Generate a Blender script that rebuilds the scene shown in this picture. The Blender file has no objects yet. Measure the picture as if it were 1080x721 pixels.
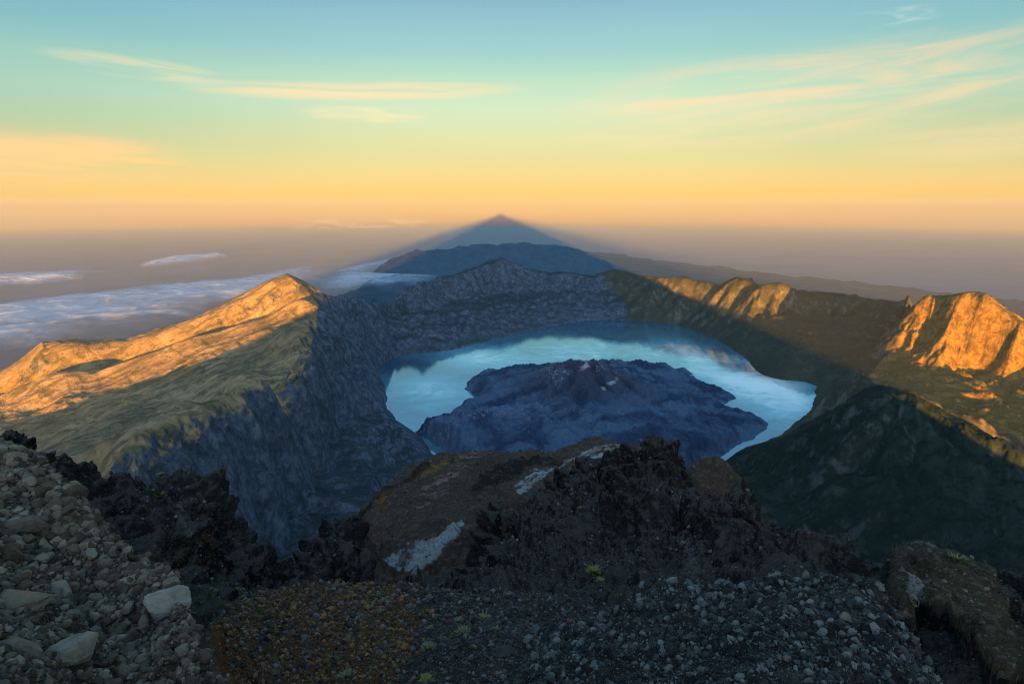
import bpy, math, random
import numpy as np
from mathutils import Vector
random.seed(7)
rng = np.random.default_rng(11)
R = math.radians

# ------------------------------------------------------------------ camera model (used to lay out real positions)
F = 600.0; CX = 540.0; CY = 360.5; EYE = 218.0
PITCH = math.atan((CY-EYE)/F)
cp, sp = math.cos(PITCH), math.sin(PITCH)
def uw(px, py):
    """sight line through a pixel: x/y and z/y"""
    px = np.asarray(px, float); py = np.asarray(py, float)
    cu = (px-CX)/F; cv = (py-CY)/F
    dy = cp-cv*sp; dz = -sp-cv*cp
    return cu/dy, dz/dy
def at(px, py, y):
    u, w = uw(px, py)
    return Vector((float(u)*y, y, float(w)*y))
def on_level(px, py, z):
    u, w = uw(px, py)
    y = z/float(w)
    return Vector((float(u)*y, y, z))
LAKE = -1700.0
SEA = -3720.0

# ------------------------------------------------------------------ numpy noise
def _h(ix, iy, iz, s):
    n = (ix.astype(np.uint32)*np.uint32(374761393) + iy.astype(np.uint32)*np.uint32(668265263)
         + iz.astype(np.uint32)*np.uint32(2246822519) + np.uint32((s*3266489917) & 0xffffffff))
    n = (n ^ (n >> np.uint32(15)))*np.uint32(2246822519)
    n = (n ^ (n >> np.uint32(13)))*np.uint32(3266489917)
    return n ^ (n >> np.uint32(16))
def perlin(x, y, z, s=0):
    x = x.astype(np.float64); y = y.astype(np.float64); z = z.astype(np.float64)
    ix = np.floor(x).astype(np.int64); iy = np.floor(y).astype(np.int64); iz = np.floor(z).astype(np.int64)
    fx = (x-ix).astype(np.float32); fy = (y-iy).astype(np.float32); fz = (z-iz).astype(np.float32)
    sx = fx*fx*fx*(fx*(fx*6-15)+10); sy = fy*fy*fy*(fy*(fy*6-15)+10); sz = fz*fz*fz*(fz*(fz*6-15)+10)
    out = np.zeros(x.shape, np.float32)
    for a in (0, 1):
        wx = sx if a else 1-sx
        for b in (0, 1):
            wy = sy if b else 1-sy
            for c in (0, 1):
                wz = sz if c else 1-sz
                h = _h(ix+a, iy+b, iz+c, s)
                gx = (h & np.uint32(1023)).astype(np.float32)/511.5-1
                gy = ((h >> np.uint32(10)) & np.uint32(1023)).astype(np.float32)/511.5-1
                gz = ((h >> np.uint32(20)) & np.uint32(1023)).astype(np.float32)/511.5-1
                out += wx*wy*wz*(gx*(fx-a)+gy*(fy-b)+gz*(fz-c))
    return out*1.3
def fbm(x, y, z, octv, s=0, gain=0.5, lac=2.03, ridged=False):
    o = np.zeros(x.shape, np.float32); a = 1.0; t = 0
    for k in range(octv):
        n = perlin(x, y, z, s+k*17)
        if ridged: n = 1-2*np.abs(n)*1.4
        o += a*n; t += a; a *= gain; x = x*lac+13.7; y = y*lac+5.1; z = z*lac+9.3
    return o/t
def worley(x, y, z, s=0):
    """F1, F2 and a random number of the nearest cell"""
    ix = np.floor(x).astype(np.int64); iy = np.floor(y).astype(np.int64); iz = np.floor(z).astype(np.int64)
    f1 = np.full(x.shape, 9.0, np.float32); f2 = np.full(x.shape, 9.0, np.float32); cid = np.zeros(x.shape, np.float32)
    for a in (-1, 0, 1):
        for b in (-1, 0, 1):
            for c in (-1, 0, 1):
                h = _h(ix+a, iy+b, iz+c, s)
                px = ix+a+(h & np.uint32(1023)).astype(np.float32)/1023-x
                py = iy+b+((h >> np.uint32(10)) & np.uint32(1023)).astype(np.float32)/1023-y
                pz = iz+c+((h >> np.uint32(20)) & np.uint32(1023)).astype(np.float32)/1023-z
                d = np.sqrt(px*px+py*py+pz*pz).astype(np.float32)
                m = d < f1
                f2 = np.where(m, f1, np.minimum(f2, d))
                cid = np.where(m, (h >> np.uint32(7) & np.uint32(255)).astype(np.float32)/255, cid)
                f1 = np.where(m, d, f1)
    return f1, f2, cid
def gullies(X, Y, gx, gy, cell, octv, strength, gain=0.5, seed=0, sharp=1.0):
    """branching erosion gullies that run down the slope (gx, gy)"""
    H = np.zeros(X.shape, np.float32); gx = gx.astype(np.float32).copy(); gy = gy.astype(np.float32).copy()
    amp = 1.0; c = cell
    for k in range(octv):
        l = np.sqrt(gx*gx+gy*gy)+1e-6
        nl = np.minimum(l*3.0, 1.0)                      # fade on level ground
        sx = -gy/l*2*np.pi*0.9; sy = gx/l*2*np.pi*0.9
        px = X/c; py = Y/c
        ix = np.floor(px).astype(np.int64); iy = np.floor(py).astype(np.int64); zz = np.zeros_like(ix)
        S = np.zeros(X.shape, np.float32); DX = S.copy(); DY = S.copy(); W = S.copy()+1e-6
        for a in (-1, 0, 1, 2):
            for b in (-1, 0, 1, 2):
                if False: pass
                h = _h(ix+a-0, iy+b-0, zz, seed+k*31)
                vx = (px-(ix+a-0.5+((h & np.uint32(1023)).astype(np.float32)/1023-0.5)*0.9)).astype(np.float32)
                vy = (py-(iy+b-0.5+((h >> np.uint32(10) & np.uint32(1023)).astype(np.float32)/1023-0.5)*0.9)).astype(np.float32)
                w = np.exp(-(vx*vx+vy*vy)*2.2)
                ph = vx*sx+vy*sy
                S += np.cos(ph)*w; sn = -np.sin(ph)*w
                DX += sn*sx; DY += sn*sy; W += w
        S /= W; DX /= W; DY /= W
        H += amp*S*nl
        gx += DX*amp/c*strength; gy += DY*amp/c*strength
        amp *= gain; c *= 0.5
    return H
def sstep(a, b, x):
    t = np.clip((x-a)/(b-a), 0, 1); return t*t*(3-2*t)

# ------------------------------------------------------------------ thin plate spline over (x/y, ln y)
class TPS:
    def __init__(s, P, V, lam=1e-4):
        s.P = np.array(P, float); V = np.array(V, float); n = len(V)
        K = s.k(np.sqrt(((s.P[:, None]-s.P[None])**2).sum(-1)))+lam*np.eye(n)
        Q = np.hstack([np.ones((n, 1)), s.P])
        A = np.zeros((n+3, n+3)); A[:n, :n] = K; A[:n, n:] = Q; A[n:, :n] = Q.T
        sol = np.linalg.solve(A, np.concatenate([V, np.zeros(3)])); s.w = sol[:n]; s.a = sol[n:]
    @staticmethod
    def k(r): return r*r*np.log(r+1e-9)
    def __call__(s, X, Y):
        o = s.a[0]+s.a[1]*X+s.a[2]*Y
        for (p, q), w in zip(s.P, s.w):
            r2 = (X-p)**2+(Y-q)**2
            o += w*0.5*r2*np.log(r2+1e-14)
        return o
def field(pts, su=1.0):
    P = []; V = []
    for px, py, y in pts:
        u, w = uw(px, py); P.append((float(u)*su, math.log(y))); V.append(float(w))
    return TPS(P, V)
def ridge(pts, back=1.12, drop=25):
    out = list(pts)
    for px, py, y in pts:
        out.append((CX+(px-CX), py+drop, y*back))
    return out

def sdist(PX, PY, poly):
    """signed distance to a polygon, positive outside"""
    d = np.full(PX.shape, 1e12); ins = np.zeros(PX.shape, bool)
    n = len(poly)
    for i in range(n):
        ax, ay = poly[i]; bx, by = poly[(i+1) % n]
        ex, ey = bx-ax, by-ay
        t = np.clip(((PX-ax)*ex+(PY-ay)*ey)/(ex*ex+ey*ey+1e-9), 0, 1)
        d = np.minimum(d, (PX-ax-t*ex)**2+(PY-ay-t*ey)**2)
        if ay != by:
            ins ^= ((ay > PY) != (by > PY)) & (PX < (bx-ax)*(PY-ay)/(by-ay)+ax)
    d = np.sqrt(d)
    return np.where(ins, -d, d)

# ------------------------------------------------------------------ object helpers
COL = bpy.context.scene.collection
def link_mesh(name, V, faces, mat, smooth=True, attrs=None):
    me = bpy.data.meshes.new(name)
    V = np.ascontiguousarray(V, np.float32); faces = np.ascontiguousarray(faces, np.int32)
    k = faces.shape[1]
    me.vertices.add(len(V)); me.vertices.foreach_set('co', V.ravel())
    me.loops.add(faces.size); me.loops.foreach_set('vertex_index', faces.ravel())
    me.polygons.add(len(faces))
    me.polygons.foreach_set('loop_start', np.arange(0, faces.size, k, dtype=np.int32))
    me.polygons.foreach_set('loop_total', np.full(len(faces), k, np.int32))
    me.polygons.foreach_set('use_smooth', np.full(len(faces), smooth, bool))
    if attrs:
        for an, av in attrs.items():
            a = me.attributes.new(an, 'FLOAT', 'POINT'); a.data.foreach_set('value', np.ascontiguousarray(av, np.float32).ravel())
    me.update(calc_edges=True)
    if mat: me.materials.append(mat)
    o = bpy.data.objects.new(name, me); COL.objects.link(o)
    return o
def gridfaces(n, m):
    i = np.arange(n*m).reshape(n, m)
    return np.stack([i[:-1, :-1], i[:-1, 1:], i[1:, 1:], i[1:, :-1]], -1).reshape(-1, 4)
def split_mesh(V, Fc, region, spec, attrs=None):
    """cut one sheet into landforms: REGION is an integer per face"""
    out = {}
    for r, (name, mat) in spec.items():
        f = Fc[region == r]
        if not len(f): continue
        used, inv = np.unique(f, return_inverse=True)
        at_ = {k: v[used] for k, v in attrs.items()} if attrs else None
        out[r] = link_mesh(name, V[used], inv.reshape(f.shape), mat, True, at_)
    return out
def tag(o, label=None, cat=None, group=None, kind=None):
    if label: o['label'] = label
    if cat: o['category'] = cat
    if group: o['group'] = group
    if kind: o['kind'] = kind
    return o

# ------------------------------------------------------------------ materials
class NT:
    def __init__(s, name):
        s.m = bpy.data.materials.new(name); s.m.use_nodes = True; s.t = s.m.node_tree; s.t.nodes.clear()
    def n(s, typ, ins=None, **kw):
        nd = s.t.nodes.new(typ)
        for k, v in kw.items(): setattr(nd, k, v)
        if ins:
            for k, v in ins.items():
                if isinstance(v, bpy.types.NodeSocket): s.t.links.new(v, nd.inputs[k])
                else: nd.inputs[k].default_value = v
        return nd
    def noise(s, vec, scale, detail=6, rough=.6, dist=0, out='Fac'):
        return s.n('ShaderNodeTexNoise', {'Vector': vec, 'Scale': scale, 'Detail': detail, 'Roughness': rough, 'Distortion': dist}).outputs[out]
    def ramp(s, fac, stops, interp='LINEAR'):
        nd = s.n('ShaderNodeValToRGB', {'Fac': fac}); cr = nd.color_ramp; cr.interpolation = interp
        while len(cr.elements) > 1: cr.elements.remove(cr.elements[-1])
        for i, (p, c) in enumerate(stops):
            e = cr.elements[0] if i == 0 else cr.elements.new(p)
            e.position = p; e.color = (*c, 1) if len(c) == 3 else c
        return nd.outputs['Color']
    def fr(s, fac, a, b):                                # 0..1 between a and b
        return s.n('ShaderNodeMapRange', {'Value': fac, 'From Min': a, 'From Max': b}, interpolation_type='SMOOTHSTEP').outputs[0]
    def math(s, op, a, b=0.5):
        return s.n('ShaderNodeMath', {0: a, 1: b}, operation=op).outputs[0]
    def mix(s, f, a, b, mode='MIX'):
        nd = s.n('ShaderNodeMix', data_type='RGBA', blend_type=mode)
        for i, v in ((0, f), (6, a), (7, b)):
            if isinstance(v, bpy.types.NodeSocket): s.t.links.new(v, nd.inputs[i])
            else: nd.inputs[i].default_value = v if i == 0 else ((*v, 1) if len(v) == 3 else v)
        return nd.outputs[2]
    def pos(s, scale=(1, 1, 1)):
        g = s.n('ShaderNodeNewGeometry').outputs['Position']
        return s.n('ShaderNodeVectorMath', {0: g, 1: scale}, operation='MULTIPLY').outputs[0]
    def up(s):
        g = s.n('ShaderNodeNewGeometry').outputs['Normal']
        return s.n('ShaderNodeSeparateXYZ', {0: g}).outputs['Z']
    def attr(s, name): return s.n('ShaderNodeAttribute', attribute_name=name).outputs['Fac']
    def bsdf(s, col, rough=.9, height=None, dist=1.0, strength=1.0, spec=.2, metal=0.0):
        b = s.n('ShaderNodeBsdfPrincipled', {'Base Color': col if isinstance(col, bpy.types.NodeSocket) else (*col, 1), 'Roughness': rough, 'Specular IOR Level': spec, 'Metallic': metal})
        if height is not None:
            bp = s.n('ShaderNodeBump', {'Height': height, 'Distance': dist, 'Strength': strength})
            s.t.links.new(bp.outputs[0], b.inputs['Normal'])
        return b
    def out(s, shader=None, vol=None):
        o = s.n('ShaderNodeOutputMaterial')
        if shader: s.t.links.new(shader.outputs[0], o.inputs['Surface'])
        if vol: s.t.links.new(vol.outputs[0], o.inputs['Volume'])
        return s.m

def mat_slopes():
    """crater landforms: rock on steep faces, grass where it is gentler, dark scrub in clumps; four kinds of cover blend by attribute"""
    t = NT('crater_landforms'); p = t.pos((.001, .001, .001)); ps = t.pos((.001, .001, .0008))
    n1 = t.noise(p, 3.2, 8, .62, .4); n2 = t.noise(ps, 22, 9, .72, .6); n3 = t.noise(p, 75, 6, .75); n4 = t.noise(p, 11, 7, .65, .5)
    up0 = t.up(); up = t.math('ADD', up0, t.math('MULTIPLY', t.math('SUBTRACT', n2, .5), .5))
    def cover(rock, rock2, grass, lo, hi, patch, scrub, amt):
        rk = t.mix(t.fr(n2, .36, .64), rock, rock2)
        g = t.mix(t.fr(n1, .35, .65), grass, tuple(c*.62 for c in grass))
        col = t.mix(t.fr(up, lo, hi), rk, g)
        return t.mix(t.math('MULTIPLY', t.fr(n4, *patch), amt), col, scrub)
    def w(name, k=.7, lo=.38, hi=.62):
        return t.fr(t.math('ADD', t.attr(name), t.math('MULTIPLY', t.math('SUBTRACT', n4, .5), k)), lo, hi)
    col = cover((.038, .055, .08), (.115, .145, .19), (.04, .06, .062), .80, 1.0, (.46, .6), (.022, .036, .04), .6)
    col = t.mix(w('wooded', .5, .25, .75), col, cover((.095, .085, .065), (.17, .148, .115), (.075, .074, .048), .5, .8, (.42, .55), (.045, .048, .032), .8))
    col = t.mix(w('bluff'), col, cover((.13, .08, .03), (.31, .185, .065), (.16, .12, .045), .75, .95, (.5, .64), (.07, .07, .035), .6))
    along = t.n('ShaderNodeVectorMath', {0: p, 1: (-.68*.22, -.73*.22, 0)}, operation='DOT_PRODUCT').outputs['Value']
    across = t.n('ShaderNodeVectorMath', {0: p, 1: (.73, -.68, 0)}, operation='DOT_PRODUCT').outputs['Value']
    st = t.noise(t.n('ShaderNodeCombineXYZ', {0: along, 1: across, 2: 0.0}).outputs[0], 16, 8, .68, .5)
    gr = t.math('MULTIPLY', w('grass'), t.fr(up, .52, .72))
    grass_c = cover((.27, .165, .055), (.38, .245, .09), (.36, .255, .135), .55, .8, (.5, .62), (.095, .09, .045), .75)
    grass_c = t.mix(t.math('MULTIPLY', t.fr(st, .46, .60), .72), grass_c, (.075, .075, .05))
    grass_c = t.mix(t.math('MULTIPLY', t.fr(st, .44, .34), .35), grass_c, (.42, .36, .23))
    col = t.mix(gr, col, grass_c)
    col = t.mix(w('forest', .4), col, cover((.045, .056, .056), (.085, .098, .096), (.026, .041, .033), .44, .68, (.44, .56), (.010, .020, .014), .8))
    dk = t.mix(.62, col, (0, 0, 0))
    col = t.mix(t.fr(n3, .54, .7), col, dk)
    h = t.math('ADD', t.math('MULTIPLY', n2, 1.0), t.math('MULTIPLY', n3, .5))
    return t.out(t.bsdf(col, .95, h, 22.0, .8, spec=.05))

M = {}
M['slopes'] = mat_slopes()

def mat_lava():
    t = NT('lava_field'); p = t.pos((.001, .001, .001))
    n1 = t.noise(p, 2.6, 9, .62, 1.0); n2 = t.noise(p, 26, 8, .7, .8); n3 = t.noise(p, 9, 6, .6, 2.0)
    col = t.mix(t.fr(n1, .4, .6), (.017, .037, .080), (.062, .110, .18))
    col = t.mix(t.math('MULTIPLY', t.fr(n2, .55, .75), .7), col, (.16, .18, .22))
    col = t.mix(t.math('MULTIPLY', t.attr('ash'), .9), col, t.mix(t.attr('rib'), (.016, .018, .032), (.052, .058, .085)))
    col = t.mix(t.attr('crater'), col, (.085, .048, .055))
    col = t.mix(t.math('MULTIPLY', t.attr('pale'), t.fr(n2, .5, .62)), col, (.20, .24, .30))
    return t.out(t.bsdf(col, .9, t.math('ADD', n2, t.math('MULTIPLY', n3, 1.5)), 14.0, .8, spec=.1))
M['lava'] = mat_lava()

def mat_lake():
    t = NT('lake_water'); p = t.pos((.001, .001, .001))
    painted_refl = t.attr('painted_refl'); n = t.noise(p, .55, 4, .5, 1.2)
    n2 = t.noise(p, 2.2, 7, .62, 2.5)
    f = t.math('MULTIPLY', painted_refl, t.fr(t.math('ADD', t.math('MULTIPLY', n, .7), t.math('MULTIPLY', n2, .3)), .30, .66))
    col = t.ramp(f, [(0, (.015, .06, .11)), (.5, (.15, .42, .50)), (1, (.86, .95, .94))])  # white end of the ramp paints reflected cloud into the diffuse colour
    rip = t.noise(p, 90, 4, .6)
    bp = t.n('ShaderNodeBump', {'Height': rip, 'Distance': .6, 'Strength': .25})
    d = t.n('ShaderNodeBsdfDiffuse', {'Color': col})
    g = t.n('ShaderNodeBsdfGlossy', {'Color': (.72, .92, 1, 1), 'Roughness': .06, 'Normal': bp.outputs[0]})
    fz = t.n('ShaderNodeFresnel', {'IOR': 1.33})
    fac = t.math('MINIMUM', t.math('ADD', t.math('MULTIPLY', fz.outputs[0], 1.1), .22), .9)
    mx = t.n('ShaderNodeMixShader', {0: fac})
    t.t.links.new(d.outputs[0], mx.inputs[1]); t.t.links.new(g.outputs[0], mx.inputs[2])
    return t.out(mx)
M['lake'] = mat_lake()
def mat_flat(name, a, b, scale, rough=.9, spec=.1):
    t = NT(name); p = t.pos((.0001, .0001, .0001))
    col = t.mix(t.fr(t.noise(p, scale, 8, .65, .6), .35, .65), a, b)
    return t.out(t.bsdf(col, rough, spec=spec))
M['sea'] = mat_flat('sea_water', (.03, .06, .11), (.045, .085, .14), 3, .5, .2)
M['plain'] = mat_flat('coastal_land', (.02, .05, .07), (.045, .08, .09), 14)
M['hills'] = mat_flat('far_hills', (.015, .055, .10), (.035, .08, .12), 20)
def mat_cloud():
    t = NT('cloud'); p = t.pos((.001, .001, .002))
    n = t.noise(p, .55, 8, .62, .8)
    a = t.fr(t.math('ADD', t.attr('edge'), t.math('MULTIPLY', t.math('SUBTRACT', n, .5), 2.2)), .05, 1.5)
    d = t.n('ShaderNodeBsdfDiffuse', {'Color': (.50, .58, .66, 1)})
    tr = t.n('ShaderNodeBsdfTransparent')
    mx = t.n('ShaderNodeMixShader', {0: t.math('MULTIPLY', a, .7)})
    t.t.links.new(tr.outputs[0], mx.inputs[1]); t.t.links.new(d.outputs[0], mx.inputs[2])
    return t.out(mx)
M['cloud'] = mat_cloud()

# near ground
def mat_near(name, cols, sc=1.0, bump=.06, grit=(.35, .3, .25), grit_amt=.25, rough=.85, tintattr=None, lit_ledge=None):
    t = NT(name); p = t.pos((1, 1, 1))
    n1 = t.noise(p, .35*sc, 6, .6, .5); n2 = t.noise(p, 3.2*sc, 8, .68, .3); n3 = t.noise(p, 16*sc, 6, .7)
    vo = t.n('ShaderNodeTexVoronoi', {'Vector': p, 'Scale': 11*sc, 'Randomness': 1.0})
    col = t.mix(t.fr(n1, .38, .62), cols[0], cols[1])
    col = t.mix(t.fr(n2, .48, .68), col, cols[2])
    cell = t.n('ShaderNodeSeparateColor', {0: vo.outputs['Color']}).outputs[0]
    col = t.mix(t.math('MULTIPLY', t.fr(cell, .72, .95), grit_amt), col, grit)
    if tintattr:
        for an, c in tintattr:
            f = t.fr(t.math('ADD', t.attr(an), t.math('MULTIPLY', t.math('SUBTRACT', n2, .5), 1.5)), .35, .65)
            col = t.mix(f, col, c)
    if lit_ledge:                                            # pale ash on the flatter tops, with light from above painted in
        u_ = t.math('ADD', t.up(), t.math('MULTIPLY', t.math('SUBTRACT', n2, .5), .7))
        col = t.mix(t.math('MULTIPLY', t.fr(u_, .62, 1.0), .75), col, lit_ledge)
    col = t.mix(t.fr(n3, .3, .7), t.mix(.45, col, (0, 0, 0)), col)
    h = t.math('ADD', t.math('ADD', t.math('MULTIPLY', n2, 1.2), t.math('MULTIPLY', n3, .45)), t.math('MULTIPLY', vo.outputs['Distance'], -.5))
    return t.out(t.bsdf(col, .95, h, bump, 1.0, spec=.04))
M['scree'] = mat_near('scree_earth', ((.05, .04, .03), (.085, .07, .05), (.14, .12, .09)), 1.6, .05)
M['black_lava'] = mat_near('black_lava_rock', ((.010, .0095, .0095), (.032, .029, .026), (.095, .086, .074)), .7, .22, (.15, .145, .135), .16, lit_ledge=(.098, .084, .064),
                           tintattr=[('rust', (.10, .052, .024)), ('moss', (.035, .042, .02)), ('pale', (.17, .165, .15))])
M['ochre'] = mat_near('ochre_scoria', ((.095, .062, .043), (.070, .050, .038), (.050, .040, .033)), .22, .25, (.3, .2, .12), .2,
                      tintattr=[('pink', (.26, .15, .13)), ('gold', (.26, .13, .03)), ('blackish', (.03, .024, .02)), ('sulphur', (.30, .335, .31))])
M['gravel_ground'] = mat_near('dark_gravel', ((.026, .024, .022), (.04, .038, .033), (.07, .064, .052)), 1.0, .05, (.2, .19, .17), .3,
                       tintattr=[('orange', (.09, .045, .018)), ('moss', (.042, .05, .026))])
M['clay'] = mat_near('brown_clay', ((.075, .055, .03), (.045, .036, .024), (.12, .092, .055)), .8, .12, (.3, .25, .18), .2, tintattr=[('blackish', (.03, .027, .024)), ('sulphur', (.25, .23, .2))])

def mat_stone(name, a, b, c, island=True, sc=6.0, bump=.02, var=.5):
    t = NT(name)
    tc = t.n('ShaderNodeTexCoord').outputs['Object']; p = tc if not island else t.pos((1, 1, 1))
    rnd = t.n('ShaderNodeNewGeometry').outputs['Random Per Island'] if island else t.n('ShaderNodeObjectInfo').outputs['Random']
    col = t.ramp(rnd, [(0, a), (.45, b), (.8, c), (1, tuple(min(1, x*1.25) for x in c))])
    n = t.noise(p, sc, 8, .7, .3); n2 = t.noise(p, sc*6, 4, .7)
    col = t.mix(t.math('MULTIPLY', t.fr(n, .42, .66), var), col, tuple(x*.45 for x in a))
    col = t.mix(t.math('MULTIPLY', t.fr(n2, .6, .75), .4), col, tuple(min(1, x*1.7) for x in c))
    return t.out(t.bsdf(col, .85, t.math('ADD', n, t.math('MULTIPLY', n2, .3)), bump, .9, spec=.08))
M['st_grey'] = mat_stone('grey_stones', (.05, .039, .026), (.10, .08, .054), (.17, .14, .10), sc=3.0, bump=.008)
M['st_grey_o'] = mat_stone('grey_stone', (.08, .063, .042), (.13, .108, .075), (.19, .162, .118), False, bump=.03)
M['st_dark'] = mat_stone('dark_gravel_stones', (.022, .02, .019), (.048, .045, .042), (.13, .125, .115))
M['st_orange'] = mat_stone('rusty_gravel_stones', (.04, .027, .018), (.13, .066, .028), (.22, .12, .048))
M['st_cool'] = mat_stone('cool_grey_gravel', (.02, .022, .02), (.05, .055, .05), (.14, .145, .13))
M['st_pale_o'] = mat_stone('pale_boulder', (.27, .26, .22), (.29, .275, .235), (.31, .295, .25), False, 4, .03, .45)
M['st_tan_o'] = mat_stone('tan_boulder', (.17, .135, .085), (.19, .15, .095), (.21, .165, .105), False, 4, .03, .5)
M['st_black_o'] = mat_stone('black_boulder', (.03, .028, .026), (.05, .046, .042), (.08, .075, .07), False, 5, .03, .4)

# ------------------------------------------------------------------ THE CALDERA
lake_px = [(398,388),(423,374),(473,370),(513,360),(547,352),(580,344),(620,338),(670,338),(715,342),(748,354),(773,368),(787,379),
           (802,395),(824,401),(850,403),(861,408),(858,425),(850,445),(835,458),(800,474),(762,492),(740,505),(600,520),(480,502),
           (462,480),(440,457),(418,441),(409,432),(411,420),(405,403)]
lake_w = [on_level(x, y, LAKE) for x, y in lake_px]
lake_xy = [(v.x, v.y) for v in lake_w]
crest = [(-130,440,3450),(-60,418,3600),(0,393,3800),(25,380,3850),(45,363,3900),(75,359,3980),(133,358,4150),(175,345,4300),(213,332,4450),(255,311,4700),(280,297,4830),(303,289,4900),
         (322,297,4950),(340,309,5000),(354,318,5200),(366,321,5900),(377,315,6300),(400,319,7000),(430,308,7900),(450,299,8500),(472,292,9000),(495,285,9500),(515,277,9900),
         (528,272,10000),(540,277,10000),(552,283,10000),(575,287,10000),(605,288,9900),(625,291,9800),(650,284,9800),(673,290,9500),(698,293,9200),(719,292,8900),
         (740,298,8700),(760,301,8500),(778,293,8300),(802,301,7900),(823,298,7700),(839,307,7700),(880,309,7700),(921,316,7300),(954,320,6900)]
bluff = [(974,317,5600),(985,314,5350),(1006,311,5200),(1022,309,5100),(1038,312,5000),(1052,323,4900),(1079,340,4700),(1150,380,4300),(1250,430,3900)]
pts = ridge(crest, 1.13, 30)+ridge(bluff, 1.12, 40)
pts += [(px, py+150, y*2.0) for px, py, y in crest[::3]]
pts += [(a, b, v.y) for (a, b), v in zip(lake_px, lake_w)]
# left: lit back ridge foot, front ridge, grassy slope, rim of the inner wall, inner wall
pts += [(-60,446,3100),(0,421,3400),(100,396,3620),(170,372,3850),(233,352,4080),(280,337,4300),(325,320,4500)]
pts += [(0,436,3550-330),(0,455,2950),(0,475,2600),(-60,480,2700),(60,440,3100),(127,423,3230),(187,400,3480),(233,372,3780),(283,348,4080),(80,470,2450),(150,440,2780),(230,400,3300),(285,372,3700),(150,470,2300),(230,440,2600),(40,490,2300),(120,485,2100)]
fr_c = [(0,421,3400),(50,408,3510),(100,396,3620),(170,372,3850),(233,352,4080),(280,337,4300),(325,320,4500)]
rim_in = [(337,330,4550),(331,357,3900),(333,383,3350),(322,413,2850),(295,440,2450),(245,467,2080),(210,480,1850),(150,498,1600)]
pts += rim_in+[(310,347,4100),(322,362,3750),(312,388,3350),(295,412,3000),(268,432,2700),(305,331,4350),(260,400,3100),(200,455,2350)]
pts += [(355,345,4850),(372,360,5400),(385,345,6000),(365,400,4150),(380,420,4150),(392,440,4250),(350,440,3500),(385,520,3120),(350,562,2600),(425,497,3420),(355,480,3250),(400,470,3950),(310,470,2640),(335,520,2750),(310,580,2330),(290,500,2280),(250,520,1930),(240,580,1750),(215,530,1720),(270,560,2000),(360,540,2850),(410,360,7000),(430,335,7700),(470,330,8500),(520,320,9200),(560,318,9350),(600,318,9350),(650,318,9200)]
pts += [(430,520,3200),(600,540,3000),(300,640,2000),(500,650,2000),(700,620,2000),(150,620,1400),(0,620,1200),(-100,560,1600)]
# far right wall
pts += [(700,318,8700),(740,322,8300),(770,335,7700),(800,345,7200),(830,335,7400),(850,365,6500),(880,345,7200),(900,385,5700),(920,350,6700),(945,360,6200),(880,400,5400),(935,398,4700),
        (969,360,5200),(985,345,5250),(969,374,5000),(1028,395,4750),(1079,417,4500),(1020,350,4950),(1060,370,4700),(1000,415,4400),(1079,458,3900),(960,405,4450),(900,408,4700),(1150,470,3700)]
# near forested ridge on the right
near_r = [(728,487,3500),(754,480,3450),(791,468,3350),(828,457,3250),(854,446,3200),(887,425,3080),(905,413,3000),(918,409,2960),(940,408,2900),(961,412,2850),(1000,433,2750),(1040,455,2680),(1079,478,2600),(1160,520,2450)]
pts += ridge(near_r, 1.13, 14)
pts += [(770,500,3150),(830,500,2750),(850,470,2900),(900,450,2720),(950,440,2600),(900,490,2450),(960,490,2350),(1030,500,2230),(1079,530,2050),(850,540,2350),(940,560,1980),(1020,560,1850),(1079,590,1650),(1000,620,1500),(880,620,1700),(780,580,2200),(1079,680,1250),(900,720,1200),(600,760,1300),(300,760,1200),(0,760,1000),(1200,620,1600)]
tps = field(pts, 1.3)
NU, NV = 1050, 800
uu = np.linspace(-1.18, 1.22, NU); ly = np.linspace(math.log(1000), math.log(15500), NV)
# finer rows where the rims stand
U, LY = np.meshgrid(uu, ly); Yw = np.exp(LY); Xw = U*Yw
def eval_rows(t, U, LY, su):
    return t(U*su, LY)
Wf = eval_rows(tps, U, LY, 1.3)
Z = Wf*Yw
_f = [(float(uw(a, b)[0]), y) for a, b, y in [(-60,446,3100)]+fr_c]
_yf = np.interp(U, *zip(*_f)); _in = (1-sstep(float(uw(318, 322)[0]), float(uw(345, 322)[0]), U))
Z = Z+_in*(26*np.exp(-((Yw-_yf)/70)**2)-105*np.exp(-((Yw-_yf-170)/110)**2))
_c = sorted([(float(uw(a, b)[0]), y, float(uw(a, b)[1])*y) for a, b, y in crest+bluff])
cu_, cyy, czz = zip(*_c)
CRY = np.interp(U, cu_, cyy); CRZ = np.interp(U, cu_, czz)
over = Yw-CRY
Z = np.where(over > 0, np.minimum(Z, CRZ-.28*over-.25*np.maximum(over-250, 0)), Z)
Z = Z+(CRZ-Z)*np.exp(-(over/110)**2)*.85
Z = np.maximum(Z, SEA-60)
def wgrad(X, Y, Z):
    Xi, Xj = np.gradient(X); Yi, Yj = np.gradient(Y); Zi, Zj = np.gradient(Z)
    det = Xi*Yj-Xj*Yi
    return (Zi*Yj-Zj*Yi)/det, (Xi*Zj-Xj*Zi)/det
gx, gy = wgrad(Xw, Yw, Z)
sd = sdist(Xw+55*fbm(Xw/260, Yw/260, Xw*0, 5, 61), Yw+80*fbm(Xw/260, Yw/260, Xw*0+5, 5, 63), lake_xy)
PXg = None
def to_px(X, Y, Zc):
    d = Y*cp-Zc*sp; 
    return CX+F*X/d, CY-F*(Y*sp+Zc*cp)/d
PX, PY = to_px(Xw, Yw, Z)
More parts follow.
